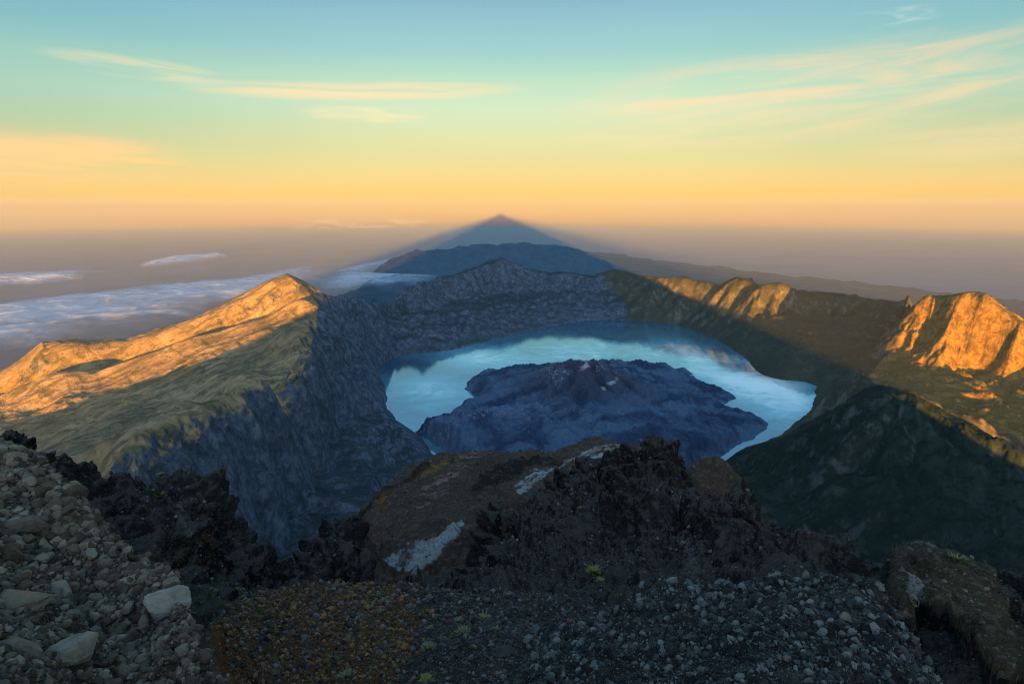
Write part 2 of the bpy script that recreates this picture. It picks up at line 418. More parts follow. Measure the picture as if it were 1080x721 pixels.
# regions (world position of landforms): 1 grassy ridge, 2 bluff, 3 forested ridge, 0 crater walls
rim_xy = [(at(a, b, y).x, at(a, b, y).y) for a, b, y in rim_in]
poly_grass = rim_xy+[(-1500, 900), (-9000, 900), (-9000, 5000)]+[(at(a, b, y).x, at(a, b, y).y) for a, b, y in crest[:15]][::1][3:]
poly_grass = rim_xy+[(-900, 900), (-9000, 900), (-9000, 9000), (-2300, 9000), (at(352,316,5300).x, 5300)]
sg = sdist(Xw, Yw, poly_grass)
wob = fbm(Xw/300, Yw/300, Xw*0, 4, 5)*30
poly_for = [(at(a, b, y).x, at(a, b, y*1.03).y) for a, b, y in near_r]+[(4200, 900), (900, 900), (950, 3200)]
sf = sdist(Xw, Yw, poly_for)
poly_bl = [(at(a, b, y).x, y) for a, b, y in [(968,330,5900),(958,360,5600),(900,412,4650),(940,425,4100),(1000,440,3700),(1079,475,3200),(1250,520,2800),(1400,400,5000),(1000,330,7500)]]
sb = sdist(Xw, Yw, poly_bl)
grassm = 1-sstep(-120, 60, sg+wob); form = 1-sstep(-60, 60, sf+wob*.3); blm = 1-sstep(-80, 80, sb+wob)
slope = np.sqrt(gx*gx+gy*gy)
# smooth gradient direction + noise
G1 = gullies(Xw, Yw, gx, gy, 520, 6, 70, .50, 3)
G2 = gullies(Xw, Yw, gx, gy, 260, 5, 40, .52, 9)
big = fbm(Xw/900, Yw/900, Xw*0, 7, 21, .5)
rid = fbm(Xw/420, Yw/420, Xw*0, 7, 31, .5, ridged=True)
cry = np.interp(uu, *zip(*sorted([(float(uw(a, b)[0]), y) for a, b, y in crest+bluff])))[None, :]
near_crest = np.exp(-((np.log(Yw)-np.log(cry))/.035)**2)
shore = sstep(0, 240, sd)
ampG = 88*np.clip(slope*1.4, .15, 1.2)*(1-.6*blm)
dZ = ampG*G1*(1-.72*grassm)*(1-.25*form)+34*G2*(1-.5*grassm)+34*big*(1-.4*grassm)+24*rid*(1-.3*grassm)
dZ += 15*fbm(Xw/55, Yw/55, Z/55, 4, 71, .55)*(1-.6*grassm)+30*np.clip(slope, 0, 1)*fbm(Xw/130, Yw/130, Z/90, 4, 73, .5, ridged=True)*(1-grassm)
_r = sorted([(float(uw(a, b)[0]), y) for a, b, y in near_r]); ryy = np.interp(uu, *zip(*_r))[None, :]
nr = np.exp(-((np.log(Yw)-np.log(ryy))/.04)**2)*(U > _r[0][0]-.05)
dZ *= 1-.85*nr
Z = Z-nr*18
dZ *= (1-.62*near_crest)*(1-.8*_in*np.exp(-((Yw-_yf-60)/260)**2))
dZ += near_crest*9*fbm(Xw/80, Yw/80, Xw*0, 4, 91)
Z2 = Z+dZ*shore
outl = sd > 0
floorz = np.where(Yw < CRY, LAKE+np.minimum(.42*np.maximum(sd, 0), 260)+2, SEA-80)
floorz = floorz+np.where(Yw < CRY, shore*(45*np.abs(G1)+34*(rid+.3)+20*G2+24*fbm(Xw/110, Yw/110, Xw*0, 4, 75)), 0)
Z2 = np.where(outl, np.maximum(Z2, floorz), LAKE-25-np.minimum(-sd*.1, 60))
Z2 = np.where(outl & (sd < 25), LAKE-2+sd*.3, Z2)
V = np.stack([Xw, Yw, Z2], -1).reshape(-1, 3)
Fc = gridfaces(NV, NU)
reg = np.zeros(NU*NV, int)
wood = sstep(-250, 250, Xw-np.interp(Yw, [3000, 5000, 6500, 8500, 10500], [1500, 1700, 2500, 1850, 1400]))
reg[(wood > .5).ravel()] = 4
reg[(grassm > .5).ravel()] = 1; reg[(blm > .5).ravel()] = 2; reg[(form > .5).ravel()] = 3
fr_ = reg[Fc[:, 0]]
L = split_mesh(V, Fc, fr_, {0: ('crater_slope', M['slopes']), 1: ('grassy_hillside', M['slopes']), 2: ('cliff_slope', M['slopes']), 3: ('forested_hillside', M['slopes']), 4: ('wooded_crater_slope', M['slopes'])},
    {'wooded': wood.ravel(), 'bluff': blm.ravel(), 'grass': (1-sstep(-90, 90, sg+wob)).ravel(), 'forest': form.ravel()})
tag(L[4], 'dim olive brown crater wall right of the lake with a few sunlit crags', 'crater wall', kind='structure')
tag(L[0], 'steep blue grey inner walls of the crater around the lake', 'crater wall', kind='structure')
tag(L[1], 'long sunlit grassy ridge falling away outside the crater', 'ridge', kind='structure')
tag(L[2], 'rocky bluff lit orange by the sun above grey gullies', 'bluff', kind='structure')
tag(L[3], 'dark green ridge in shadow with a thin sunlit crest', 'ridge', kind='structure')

# lake sheet
n = 240
lx = np.linspace(min(p[0] for p in lake_xy)-60, max(p[0] for p in lake_xy)+60, n); lyy = np.linspace(min(p[1] for p in lake_xy)-60, max(p[1] for p in lake_xy)+60, n)
LX, LYg = np.meshgrid(lx, lyy)
lpx, lpy = to_px(LX, LYg, np.full(LX.shape, LAKE))
def blob(cx, cy, rx, ry, a=1.0): return a*np.exp(-(((lpx-cx)/rx)**2+((lpy-cy)/ry)**2))
painted_refl = .30+blob(450, 418, 34, 18, .7)+blob(520, 378, 50, 10, .75)+blob(585, 371, 60, 7.5, 1.2)+blob(665, 368, 50, 8.5, 1.3)+blob(740, 378, 60, 12, .7)+blob(800, 405, 40, 22, .8)+blob(830, 430, 26, 16, .8)+blob(775, 395, 60, 22, .3)-.30*np.exp(-np.maximum(lpy-338, 0)/16)-blob(425, 385, 60, 14, .35)  # pale cloud reflections and a dark far-shore reflection, painted into the water colour
o = link_mesh('lake', np.stack([LX, LYg, np.full(LX.shape, LAKE)], -1).reshape(-1, 3), gridfaces(n, n), M['lake'], True, {'painted_refl': np.clip(painted_refl, 0, 1).ravel()})
tag(o, 'turquoise crater lake with pale patches painted as cloud reflections', 'lake', kind='structure')

# lava island with its cone
isl_px = [(491,411),(491,403),(503,397),(514,392),(542,388),(562,389),(584,387),(600,386),(611,380),(622,384),(639,382),(657,384),(676,381),(688,386),(699,385),(712,391),(725,389),(730,394),(729,400),(738,401),(746,408),(757,409),(764,412),
          (777,419),(768,424),(759,424),(762,429),(773,431),(786,437),(797,440),(810,447),(808,454),(792,458),(800,461),(787,464),(769,473),(745,490),(700,520),(600,560),(500,540),(472,477),(458,469),(449,463),(438,455),(452,451),(468,442),(480,436),(483,429),(500,423),(503,418)]
isl_xy = [(on_level(a, b, LAKE).x, on_level(a, b, LAKE).y) for a, b in isl_px]
nx, ny = 620, 620
ix = np.linspace(min(p[0] for p in isl_xy)-50, max(p[0] for p in isl_xy)+50, nx); iy = np.linspace(min(p[1] for p in isl_xy)-50, max(p[1] for p in isl_xy)+50, ny)
IX, IY = np.meshgrid(ix, iy)
wx = fbm(IX/130, IY/130, IX*0, 5, 41)*75; wy = fbm(IX/130, IY/130, IX*0+7, 5, 43)*75
si = -sdist(IX+wx, IY+wy, isl_xy)
cone = at(612, 404, 4750); ccx, ccy = cone.x, cone.y; ctop = cone.z
rr = np.hypot(IX-ccx, IY-ccy)
ctop = -1335
ang = np.arctan2(IY-ccy, IX-ccx)
coneh = (ctop-LAKE)*np.exp(-(rr/520)**1.1)*1.35-35
coneh = np.where(rr < 135, np.minimum(coneh, 285-120*(1-(rr/135)**2)), np.minimum(coneh, 285+10*np.sin(ang*3)+8*np.sin(ang*7)))
gxx, gyy = wgrad(IX, IY, coneh+60*fbm(IX/800, IY/800, IX*0, 3, 3))
GL = gullies(IX, IY, gxx, gyy, 240, 5, 30, .55, 13)
flow = fbm(IX/260+fbm(IX/400, IY/400, IX*0, 3, 5)*1.2, IY/260, IX*0, 7, 51, .58, ridged=True)
hz = 20+np.maximum(coneh, 0)+40*(flow+.3)+30*GL*np.clip(rr/250, .2, 1)+12*fbm(IX/40, IY/40, IX*0, 4, 61)
# second, older dome on the near side
d2 = on_level(520, 470, LAKE); hz += 170*np.exp(-(((IX-d2.x)/650)**2+((IY-d2.y)/350)**2))
d3 = on_level(690, 480, LAKE); hz += 130*np.exp(-(((IX-d3.x)/500)**2+((IY-d3.y)/380)**2))
edge = sstep(0, 90, si)
hz = LAKE+np.where(si > 0, 4+edge*np.maximum(hz, 8), -30+0*si)
hz = np.where(si <= 0, LAKE-30+np.clip(si, -30, 0), hz)
crm = np.exp(-((rr-70)/60)**2)*.6*(np.cos(ang+.4) > -.3)
ash = np.exp(-(rr/560)**4)
pale = np.clip(np.exp(-((rr-230)/120)**2)*(np.sin(ang*2+1) > .2)*.9+np.exp(-(((IX-d2.x)/500)**2+((IY-d2.y-160)/200)**2))*.9, 0, 1)
o = link_mesh('lava_island', np.stack([IX, IY, hz], -1).reshape(-1, 3), gridfaces(ny, nx), M['lava'], True,
              {'crater': crm.ravel(), 'ash': np.clip(ash*.9, 0, 1).ravel(), 'pale': pale.ravel(), 'rib': np.clip(.5+.9*GL+.5*fbm(ang*9, rr/600, rr*0, 4, 501), 0, 1).ravel()})
tag(o, 'dark lava field and young volcanic cone standing in the crater lake', 'volcanic island', kind='structure')

# ------------------------------------------------------------------ sea, coast, far hills
def sheet(name, xy, z, mat):
    me = bpy.data.meshes.new(name); me.from_pydata([(x, y, z) for x, y in xy], [], [list(range(len(xy)))]); me.materials.append(mat)
    o = bpy.data.objects.new(name, me); COL.objects.link(o); return o
def drop(x, y): return (x*x+y*y)/(2*6371000.0)           # the earth's curvature puts the horizon where it is
rr_ = np.concatenate([[1500, 4000, 8000], np.geomspace(12000, 236000, 70)]); aa_ = np.linspace(R(-91.5), R(91.5), 181)
AR, RR = np.meshgrid(aa_, rr_); SX, SY = np.sin(AR)*RR, np.maximum(np.cos(AR)*RR, -2600)
o = link_mesh('sea', np.stack([SX, SY, SEA-drop(SX, SY)], -1).reshape(-1, 3), gridfaces(len(rr_), 181), M['sea'])
tag(o, 'hazy blue grey sea reaching the horizon', 'sea', kind='structure')
def coast(pxs, near):
    c = [on_level(a, b, SEA) for a, b in pxs]
    out = []
    for i in range(len(c)-1):
        for k in range(12):
            q = c[i].lerp(c[i+1], k/12); j = math.sin(i*3.1+k*1.7)*300+math.sin(k*.9+i)*420
            out.append((q.x+j*.4, q.y+j))
    out.append((c[-1].x, c[-1].y))
    return out+near
cl = coast([(330,318),(400,296),(440,286),(520,268),(600,262),(650,265),(690,272),(800,285),(900,295),(1000,306),(1080,315),(1300,335)], [(60000, 3000), (-9000, 3000), (-9000, 16000)])
cxx, cyy_ = np.meshgrid(np.linspace(-15000, 62000, 420), np.linspace(1500, 62000, 420))
ins_ = sdist(cxx, cyy_, cl) < 0
fcs = gridfaces(420, 420); fcs = fcs[ins_.ravel()[fcs].all(1)]
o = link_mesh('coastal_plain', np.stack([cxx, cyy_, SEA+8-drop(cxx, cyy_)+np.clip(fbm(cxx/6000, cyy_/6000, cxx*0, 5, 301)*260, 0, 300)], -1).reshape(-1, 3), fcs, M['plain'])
tag(o, 'hazy lowland coast stretching away below the crater', 'coast', kind='structure')
def far_range(sil, name, label, depth, seed, base):
    us = np.array([float(uw(a, b)[0]) for a, b, y in sil]); ws = np.array([float(uw(a, b)[1]) for a, b, y in sil]); ys = np.array([y for a, b, y in sil])
    N1, N2 = 420, 60
    u = np.linspace(us[0], us[-1], N1); t = np.linspace(-1, 1, N2)
    UU, TT = np.meshgrid(u, t); YC = np.interp(UU, us, ys); WC = np.interp(UU, us, ws)
    Yr = YC+TT*depth; Xr = UU*YC
    top = WC*YC-base
    prof = np.clip(1-np.abs(TT)**1.2, 0, 1)
    e = sstep(0, .06, (UU-us[0])/(us[-1]-us[0]))*sstep(0, .06, (us[-1]-UU)/(us[-1]-us[0]))
    hh = top*prof*(e*.95+.05)
    hh += (fbm(Xr/1500, Yr/1500, Xr*0, 7, seed, .5, ridged=True)-.2)*260*prof+90*fbm(Xr/500, Yr/500, Xr*0, 5, seed+3)*prof
    hh = np.where(prof < .02, -60, hh)
    o = link_mesh(name, np.stack([Xr, Yr, base+hh-drop(Xr, Yr)*(hh < 300)], -1).reshape(-1, 3), gridfaces(N2, N1), M['hills'])
    return tag(o, label, 'hills', kind='structure')
far_range([(385,288,26000),(405,279,26500),(430,268,27000),(450,263,27500),(470,264,28000),(500,260,28500),(530,258,29000),(560,259,29000),(590,261,28500),(615,267,28000),(635,276,27500),(660,290,27000)], 'hills', 'blue hills lying inside the mountain shadow', 5200, 77, SEA)

def cloud_bank(name, poly, zc, thick, label, seed, sc=1400):
    w = [on_level(a, b, zc) for a, b in poly]; xy = [(v.x, v.y) for v in w]
    x0, x1 = min(p[0] for p in xy), max(p[0] for p in xy); y0, y1 = min(p[1] for p in xy), max(p[1] for p in xy)
    N1 = 200; N2 = 200
    X_, Y_ = np.meshgrid(np.linspace(x0, x1, N1), np.linspace(y0, y1, N2))
    s_ = -sdist(X_, Y_, xy); span = max(min(x1-x0, y1-y0)*.22, 500)
    e = np.clip(s_/span, -1, 1)
    nn = fbm(X_/sc, Y_/sc, X_*0, 6, seed, .55)
    top = zc+thick*(np.clip(e, 0, 1)**.5)*(.5+.9*(1-np.abs(nn)*2.2))
    bot = zc-thick*.15*np.clip(e, 0, 1)
    i = gridfaces(N2, N1); keep = (e.ravel()[i] > -.05).all(1)
    f1 = i[keep]; f2 = f1[:, ::-1]+N1*N2
    Vt = np.stack([X_, Y_, top], -1).reshape(-1, 3); Vb = np.stack([X_, Y_, bot-2], -1).reshape(-1, 3)
    o = link_mesh(name, np.vstack([Vt, Vb]), np.vstack([f1, f2]), M['cloud'], True, {'edge': np.concatenate([e.ravel(), e.ravel()-1.2])})
    return tag(o, label, 'cloud', kind='stuff')
cloud_bank('cloud_bank', [(-160,345),(-60,328),(60,314),(160,302),(250,294),(330,280),(355,290),(330,310),(230,335),(120,356),(0,388),(-120,420)], -2500, 170, 'long pale bank of cloud stretching beside the grassy ridge', 3)
cloud_bank('cloud_bank', [(-160,296),(0,291),(80,287),(115,287),(112,296),(40,304),(-160,318)], -2300, 160, 'thin pale strip of cloud farther out over the sea', 5, 2200)
cloud_bank('cloud_bank', [(330,300),(350,286),(390,278),(420,272),(440,270),(430,276),(400,290),(470,292),(465,300),(420,304),(380,308),(345,312)], -2700, 160, 'broken white cloud at the foot of the blue hills', 8)
cloud_bank('cloud_bank', [(140,279),(180,273),(240,269),(250,273),(190,281),(150,286)], -2200, 160, 'small faint strip of cloud out over the sea', 9, 2600)

# ------------------------------------------------------------------ the summit mass behind the camera, whose shadow falls ahead
lp = [(0, 4), (40, -16), (1300, -625), (2640, -1260), (3300, -1400), (4300, -1560), (8000, -2650), (12000, -3700), (13000, -3760)]
rp = [(0, 4), (40, -13), (1200, -500), (1900, -800), (2350, -1080), (2700, -1150), (4300, -1430), (8000, -2300), (14000, -3100), (20000, -3500), (26000, -3760)]
xs = np.unique(np.concatenate([-np.geomspace(3, 13000, 260), [0], np.geomspace(3, 26000, 300)]))
prof = np.where(xs < 0, np.interp(-xs, *zip(*lp)), np.interp(xs, *zip(*rp)))
prof = prof+fbm(xs/400, xs*0, xs*0, 6, 8)*np.clip(np.abs(xs)*.012, 0, 12)
ts = np.linspace(0, 1, 30)
XX, TT = np.meshgrid(xs, ts)
PP = np.broadcast_to(prof, XX.shape)
yb = -8-np.abs(XX)*.02
front = TT < .5
s1 = (0.5-TT)*2; s2 = (TT-.5)*2
drop_f = np.minimum(1.0*(PP-SEA+60), np.maximum(1800-0*PP, 0))
Yb = np.where(front, yb+s1*np.minimum(np.abs(XX)*.10+6, 420), yb-s2*2300)
Zb = np.where(front, np.maximum(PP-s1*(6+np.abs(XX)*.5), SEA-50), PP+(SEA-40-PP)*s2**.9)
Yb = np.maximum(Yb, -2580)
wobz = fbm(XX/60, Yb/60, Zb/60, 5, 99)*np.clip(np.abs(XX)*.02, 0, 14)*np.abs(TT-.5)*2
o = link_mesh('mountain', np.stack([XX, Yb, Zb+wobz], -1).reshape(-1, 3), gridfaces(30, len(xs)), M['black_lava'])
tag(o, 'summit cone of dark rock', 'mountain', kind='structure')

# ------------------------------------------------------------------ FOREGROUND ridge tops
fg = []
scree_edge = [(-60,460,10.5),(0,468,9.5),(30,478,9.0),(60,500,8.6),(85,530,8.0),(110,560,7.5),(150,595,7.0),(195,612,6.6),(205,640,6.2),(213,680,5.4),(228,721,4.9),(250,800,4.2)]
fg += scree_edge
fg += [(px+28, py+36, y*1.35) for px, py, y in scree_edge]
fg += [(-80,560,6.5),(0,560,6.8),(0,640,5.0),(0,721,3.6),(60,580,7.0),(60,650,5.4),(60,721,4.0),(120,650,5.9),(120,721,4.5),(170,660,5.8),(180,721,4.7),(-80,700,3.5),(0,510,8.0),(0,860,2.6),(150,860,3.2)]
outcrop = [(-60,478,36),(-10,470,34),(20,465,32),(50,464,31),(80,484,29),(110,496,28),(130,490,27),(165,486,27),(195,487,27),(225,500,27),(243,520,27),(262,537,27),(282,562,27.5),(292,582,28)]
fg += ridge(outcrop, 1.22, 60)
fg += [(60,500,25),(110,530,23),(150,540,22),(180,540,22),(220,560,22),(250,590,21),(200,590,19),(235,620,17.5),(290,600,22),(130,560,20),(120,610,14),(80,560,17)]
saddle = [(312,593,30),(328,568,34),(345,551,38),(362,545,42),(372,556,44)]
fg += ridge(saddle, 1.25, 55)
fg += [(330,600,25),(370,600,28),(350,580,30)]
ochre = [(385,545,68),(402,526,76),(425,508,82),(453,493,90),(476,485,95),(505,484,99),(535,483,102),(558,484,102),(574,488,103),(595,481,105),(620,473,104),(645,471,100),(670,474,95)]
fg += ridge(ochre, 1.18, 45)
fg += [(385,590,42),(400,600,36),(437,603,33),(430,560,52),(470,540,58),(480,560,46),(500,520,68),(540,510,72),(545,530,55),(450,520,70),(520,500,82),(580,500,80),(613,487,78),(640,478,84)]
lava_crest = [(480,590,33),(492,568,36),(502,556,40),(525,552,42),(546,547,45),(560,530,50),(585,516,54),(613,502,56),(640,491,54),(659,481,50),(672,472,47),(688,469,45),(701,470,44),(715,480,42),(730,502,40),(746,519,38),(774,519,35),(805,532,33),(836,550,30),(855,560,28),(870,557,27.5),(887,558,27),(914,574,25),(933,585,24)]
fg += ridge(lava_crest, 1.16, 34)
fg += [(440,608,28),(520,570,30),(560,560,30),(600,530,36),(650,500,41),(690,490,41),(560,595,22),(500,602,22),(620,580,24),(640,610,18),(700,540,30),(700,590,20),(740,560,27),(760,600,18.5),(790,560,27),(830,590,21),(860,615,16.5),(900,600,20),(920,620,16)]
mound = [(738,496,52),(754,489,52),(770,498,51),(776,515,50)]
fg += ridge(mound, 1.2, 40)
fg += [(440,630,18),(300,622,19),(350,615,21),(450,655,13.5),(450,690,10.3),(300,680,11.5),(260,650,15),(540,721,7.8),(400,721,8.4),(300,721,9.0),(250,700,10.5),(560,670,11),(540,630,16),(620,640,13.5),(300,800,6.2),(500,800,5.6)]
heap = [(640,668,9.0),(680,637,8.6),(719,629,8.2),(758,635,7.9),(790,632,7.6),(816,631,7.4),(844,633,7.3),(883,625,7.2),(914,632,6.9),(930,658,6.3),(945,686,5.8),(972,721,5.2),(1000,780,4.6)]
fg += heap
fg += [(px+10, py+22, y*1.4) for px, py, y in heap[1:]]
fg += [(650,721,6.6),(720,670,7.0),(720,721,5.6),(800,670,6.2),(800,721,5.0),(870,660,6.2),(870,721,4.9),(920,721,4.9),(600,721,7.2),(700,820,4.2),(900,830,3.8)]
clay = [(945,588,24),(968,590,22),(1003,602,20),(1031,608,19)]
fg += ridge(clay, 1.15, 40)
fg += [(955,620,20),(985,640,16.5),(1010,640,16),(1040,660,14),(1065,690,12),(1000,700,11),(960,680,12.5),(1030,721,9.5),(1079,721,10)]
dark_r = [(975,580,30),(995,577,30),(1015,580,29),(1031,585,28),(1060,592,27),(1090,596,26),(1180,620,24)]
fg += ridge(dark_r, 1.2, 50)
fg += [(1050,630,22),(1079,650,18),(1079,690,14),(1180,700,14)]
fg += [(px, 700, 230) for px in range(-100, 1201, 130)]+[(px, 800, 900) for px in range(-100, 1201, 260)]
fg += [(px, 950, 2.0) for px in range(0, 1200, 150)]
# average points that fall together
tf = field(fg, 1.3)
NU2, NV2 = 1250, 1000
u2 = np.linspace(-1.12, 1.12, NU2)
l2 = np.concatenate([np.linspace(math.log(2.2), math.log(130), NV2-40), np.linspace(math.log(130), math.log(1050), 41)[1:]])
U2, L2 = np.meshgrid(u2, l2); NV2 = len(l2)
Y2 = np.exp(L2); X2 = U2*Y2
W2 = tf(U2*1.3, L2)
Zf = W2*Y2
fx, fy = to_px(X2, Y2, Zf)
ws = Y2**.7*1.1
fx = fx+22*fbm(X2/ws, Y2/ws, Zf/ws, 5, 201, .6); fy = fy+16*fbm(X2/ws+9, Y2/ws, Zf/ws, 5, 211, .6)
def inpoly(poly):
    return sdist(fx, fy, poly) < 0
# landform masks by depth and place
k_ = np.interp(U2.ravel(), *zip(*sorted([(float(uw(a, b)[0]), y) for a, b, y in scree_edge]))).reshape(U2.shape)
scree_m = (U2 < float(uw(232, 721)[0])) & (Y2 < k_*1.25)
kh = np.interp(U2.ravel(), *zip(*sorted([(float(uw(a, b)[0]), y) for a, b, y in heap]))).reshape(U2.shape)
heap_m = (U2 > float(uw(560, 700)[0])) & (Y2 < kh*1.18) & (U2 < float(uw(1000, 721)[0]))
ko = np.interp(U2.ravel(), *zip(*sorted([(float(uw(a, b)[0]), y*.76) for a, b, y in lava_crest]+[(float(uw(362, 560)[0]), 33), (float(uw(437, 605)[0]), 33), (float(uw(400, 605)[0]), 36)]))).reshape(U2.shape)
lcd = np.interp(U2.ravel(), *zip(*sorted([(float(uw(a, b)[0]), y*1.08) for a, b, y in lava_crest]+[(float(uw(362, 560)[0]), 46), (float(uw(385, 598)[0]), 39), (float(uw(437, 605)[0]), 33)]))).reshape(U2.shape)
ochre_m = (Y2 > lcd) & (U2 > float(uw(362, 560)[0])) & (U2 < float(uw(782, 560)[0]))
clay_m = (U2 > float(uw(945, 640)[0])) & (sdist(fx, fy, [(935,583),(1003,598),(1036,604),(1045,640),(1085,700),(1085,730),(1050,730),(1030,690),(1000,655),(960,640),(948,610)]) < 0) & (Y2 > 9.5) & (Y2 < 23)
clay_m |= (sdist(fx, fy, [(935,583),(960,590),(962,625),(972,660),(950,650),(935,620)]) < 0) & (Y2 > 9.5) & (Y2 < 23)
basin_m = (~scree_m) & (~heap_m) & (Y2 < 21) & (sdist(fx, fy, [(215,660),(250,625),(330,612),(400,612),(470,618),(560,622),(640,640),(700,650),(640,800),(200,800)]) < 0)
kind = np.full(U2.shape, 1)
kind[basin_m] = 2; kind[ochre_m] = 3; kind[scree_m] = 0; kind[heap_m] = 4; kind[clay_m] = 5
# roughness per landform
def soft(m, it=6):
    a = m.astype(np.float32)
    for _ in range(it):
        p_ = np.pad(a, 1, mode='edge'); a = (p_[:-2, 1:-1]+p_[2:, 1:-1]+p_[1:-1, :-2]+p_[1:-1, 2:]+p_[1:-1, 1:-1])/5
    return a
s_scree, s_och, s_basin, s_heap, s_clay = soft(kind == 0), soft(kind == 3), soft(kind == 2), soft(kind == 4), soft(kind == 5)
s_lava = np.clip(1-s_scree-s_och-s_basin-s_heap-s_clay, 0, 1)
gx2, gy2 = wgrad(X2, Y2, Zf)
gl = np.clip(np.hypot(gx2, gy2), 0, 2.5)
nrm = np.stack([-gx2, -gy2, np.ones_like(gx2)], -1); nrm /= np.linalg.norm(nrm, axis=-1, keepdims=True)
A, B, C = X2, Y2, Zf
coarse = fbm(A/9, B/9, C/9, 3, 101)
rg = fbm(A/5, B/5, C/5, 7, 111, .56, ridged=True)
cr = fbm(A/1.6+coarse, B/1.6, C/1.6, 6, 121, .58, ridged=True)
f1, f2, cid = worley(A/1.3+rg*.3, B/1.3, C/1.1, 7)
blk = np.clip(f2-f1, 0, .5)*2*(.3+cid)                 # angular blocks
f1b, f2b, cidb = worley(A/.42+rg*.2, B/.42, C/.38, 9)
blk2 = np.clip(f2b-f1b, 0, .5)*2*(.25+cidb)
fine = fbm(A/.35, B/.35, C/.35, 5, 131, .6)
scale_y = np.clip(Y2/25, .35, 1.15)
crag = fbm(A/3.2+7, B/3.2, C/3.2, 2, 141); f1c, f2c, cidc = worley(A/3.6+crag*.5, B/3.6, C/3.0, 17); big_blk = np.clip(f2c-f1c, 0, .45)*2*(.2+cidc)
D = s_lava*scale_y*(1.1*fbm(A/16, B/16, C/16, 2, 151)+.75*rg+.5*coarse+.38*cr+1.35*big_blk+.45*blk+.08*blk2+.05*fine)
G3 = gullies(X2, Y2, gx2, gy2, 7.5, 5, 1.0, .52, 77)
G4 = gullies(X2, Y2, gx2, gy2, 9.0, 5, .6, .5, 79)
D += s_lava*scale_y*np.clip(gl, .2, 1.2)*.95*G3+s_och*.45*G4
D += s_och*(.5*rg+.8*coarse+.12*cr+.35*fine*.4)*1.0
D += s_scree*(.10*rg+.10*cr+.13*blk2+.04*fine)
D += s_basin*(.10*rg+.05*cr+.06*blk2+.04*fine)
D += s_heap*(.10*rg+.12*cr+.14*blk2+.04*fine)
D += s_clay*(.5*big_blk+.3*blk+.55*coarse+.25*rg+.12*cr+.12*blk+.03*fine)
fade = 1-sstep(120, 200, Y2)
mL = float((D*(kind == 1)*(Y2 < 60)).sum()/((kind == 1)*(Y2 < 60)*scale_y).sum()); mS = float(D[kind == 0].mean())
print('means', mL, mS)
D = (D-s_lava*scale_y*(mL+.95)-s_scree*(mS+.12))*fade
P3 = np.stack([X2, Y2, Zf], -1)+nrm*D[..., None]
# attributes: colour of the ground itself
def pm(poly, s=4):
    return (1-sstep(-2.2*s, 2.2*s, sdist(fx, fy, poly))).astype(np.float32)
sulph = .66*soft(ochre_m & ((sdist(fx, fy, [(396,606),(437,612),(470,590),(492,560),(492,545),(470,566),(430,582),(405,592)]) < 0) | (sdist(fx, fy, [(543,532),(540,518),(556,503),(590,492),(620,480),(655,470),(668,478),(640,486),(612,493),(580,505),(562,520)]) < 0)), 5)
_st = fbm((A*.8+B*.6)/14, (A*.6-B*.8)/1.6, A*0, 5, 401, .6)
sulph = sulph*(.75+1.5*_st)
pink = (.62+1.3*_st)*pm([(480,486),(510,484),(485,505),(450,532),(430,545),(445,520)], 12)
gold = (.6-1.3*_st)*pm([(400,528),(453,494),(476,487),(465,497),(430,520),(400,545)], 8)
blackish = .62*soft(ochre_m & ((sdist(fx, fy, [(505,510),(530,495),(560,484),(580,488),(600,490),(545,505),(520,525),(490,530)]) < 0) | (sdist(fx, fy, [(365,560),(400,527),(450,492),(455,497),(410,530),(380,560)]) < 0)), 5)
orange = soft(basin_m, 5)*pm([(205,640),(300,615),(415,616),(450,650),(430,690),(400,800),(190,800)], 13)
moss = soft((sdist(fx, fy, [(200,610),(260,605),(290,640),(240,660),(205,650)]) < 0) & (Y2 > 8), 12)*.7+.3*soft((sdist(fx, fy, [(460,640),(530,650),(540,721),(440,721)]) < 0), 12)
rust = .45*pm([(200,500),(225,500),(300,600),(250,600),(160,560),(165,500)], 14)*(Y2 > 14)+.42*pm([(655,480),(690,464),(720,478),(715,500),(680,500)], 9)+.5*pm([(730,498),(754,486),(776,498),(770,515)], 5)+.3*pm([(690,520),(800,560),(960,640),(900,640),(760,600)], 16)
mossl = .5*pm([(600,590),(660,590),(640,620),(600,615)], 10)
pale = .55*pm([(680,508),(715,512),(728,528),(700,528)], 4)+.5*pm([(725,560),(742,575),(738,592),(722,585)], 4)+.5*pm([(180,500),(205,510),(225,545),(210,555),(190,530)], 4)+.22*pm([(500,640),(700,560),(900,600),(960,721),(520,721)], 30)
sul2 = .45*pm([(940,585),(975,588),(990,600),(950,598)], 5)+.6*pm([(945,612),(975,618),(980,650),(955,655)], 6)
P3 = P3+nrm*((blackish*(1.2*rg+1.0*big_blk))*(kind == 3)+(kind == 3)*.35*fbm(A/2.5+B/9, B/9-A/30, C/3, 5, 161, .6, ridged=True))[..., None]
Vf = P3.reshape(-1, 3); Ff = gridfaces(NV2, NU2)
rk = kind.ravel()[Ff[:, 0]]
attrs = {k: v.ravel() for k, v in dict(sulphur=np.clip(sulph+(kind == 5)*np.clip(sul2, 0, 1), 0, 1), pink=pink, gold=gold, blackish=np.clip(blackish+(kind == 5)*.5*sstep(.0, .5, coarse+.3*rg), 0, 1), orange=orange, moss=np.clip(moss+mossl, 0, 1), rust=np.clip(rust, 0, 1), pale=np.clip(pale, 0, 1)).items()}
Lf = split_mesh(Vf, Ff, rk, {0: ('scree_slope', M['scree']), 1: ('lava_slope', M['black_lava']), 2: ('gravel_ground', M['gravel_ground']), 3: ('scoria_slope', M['ochre']), 4: ('rubble_ground', M['gravel_ground']), 5: ('clay_slope', M['clay'])}, attrs)
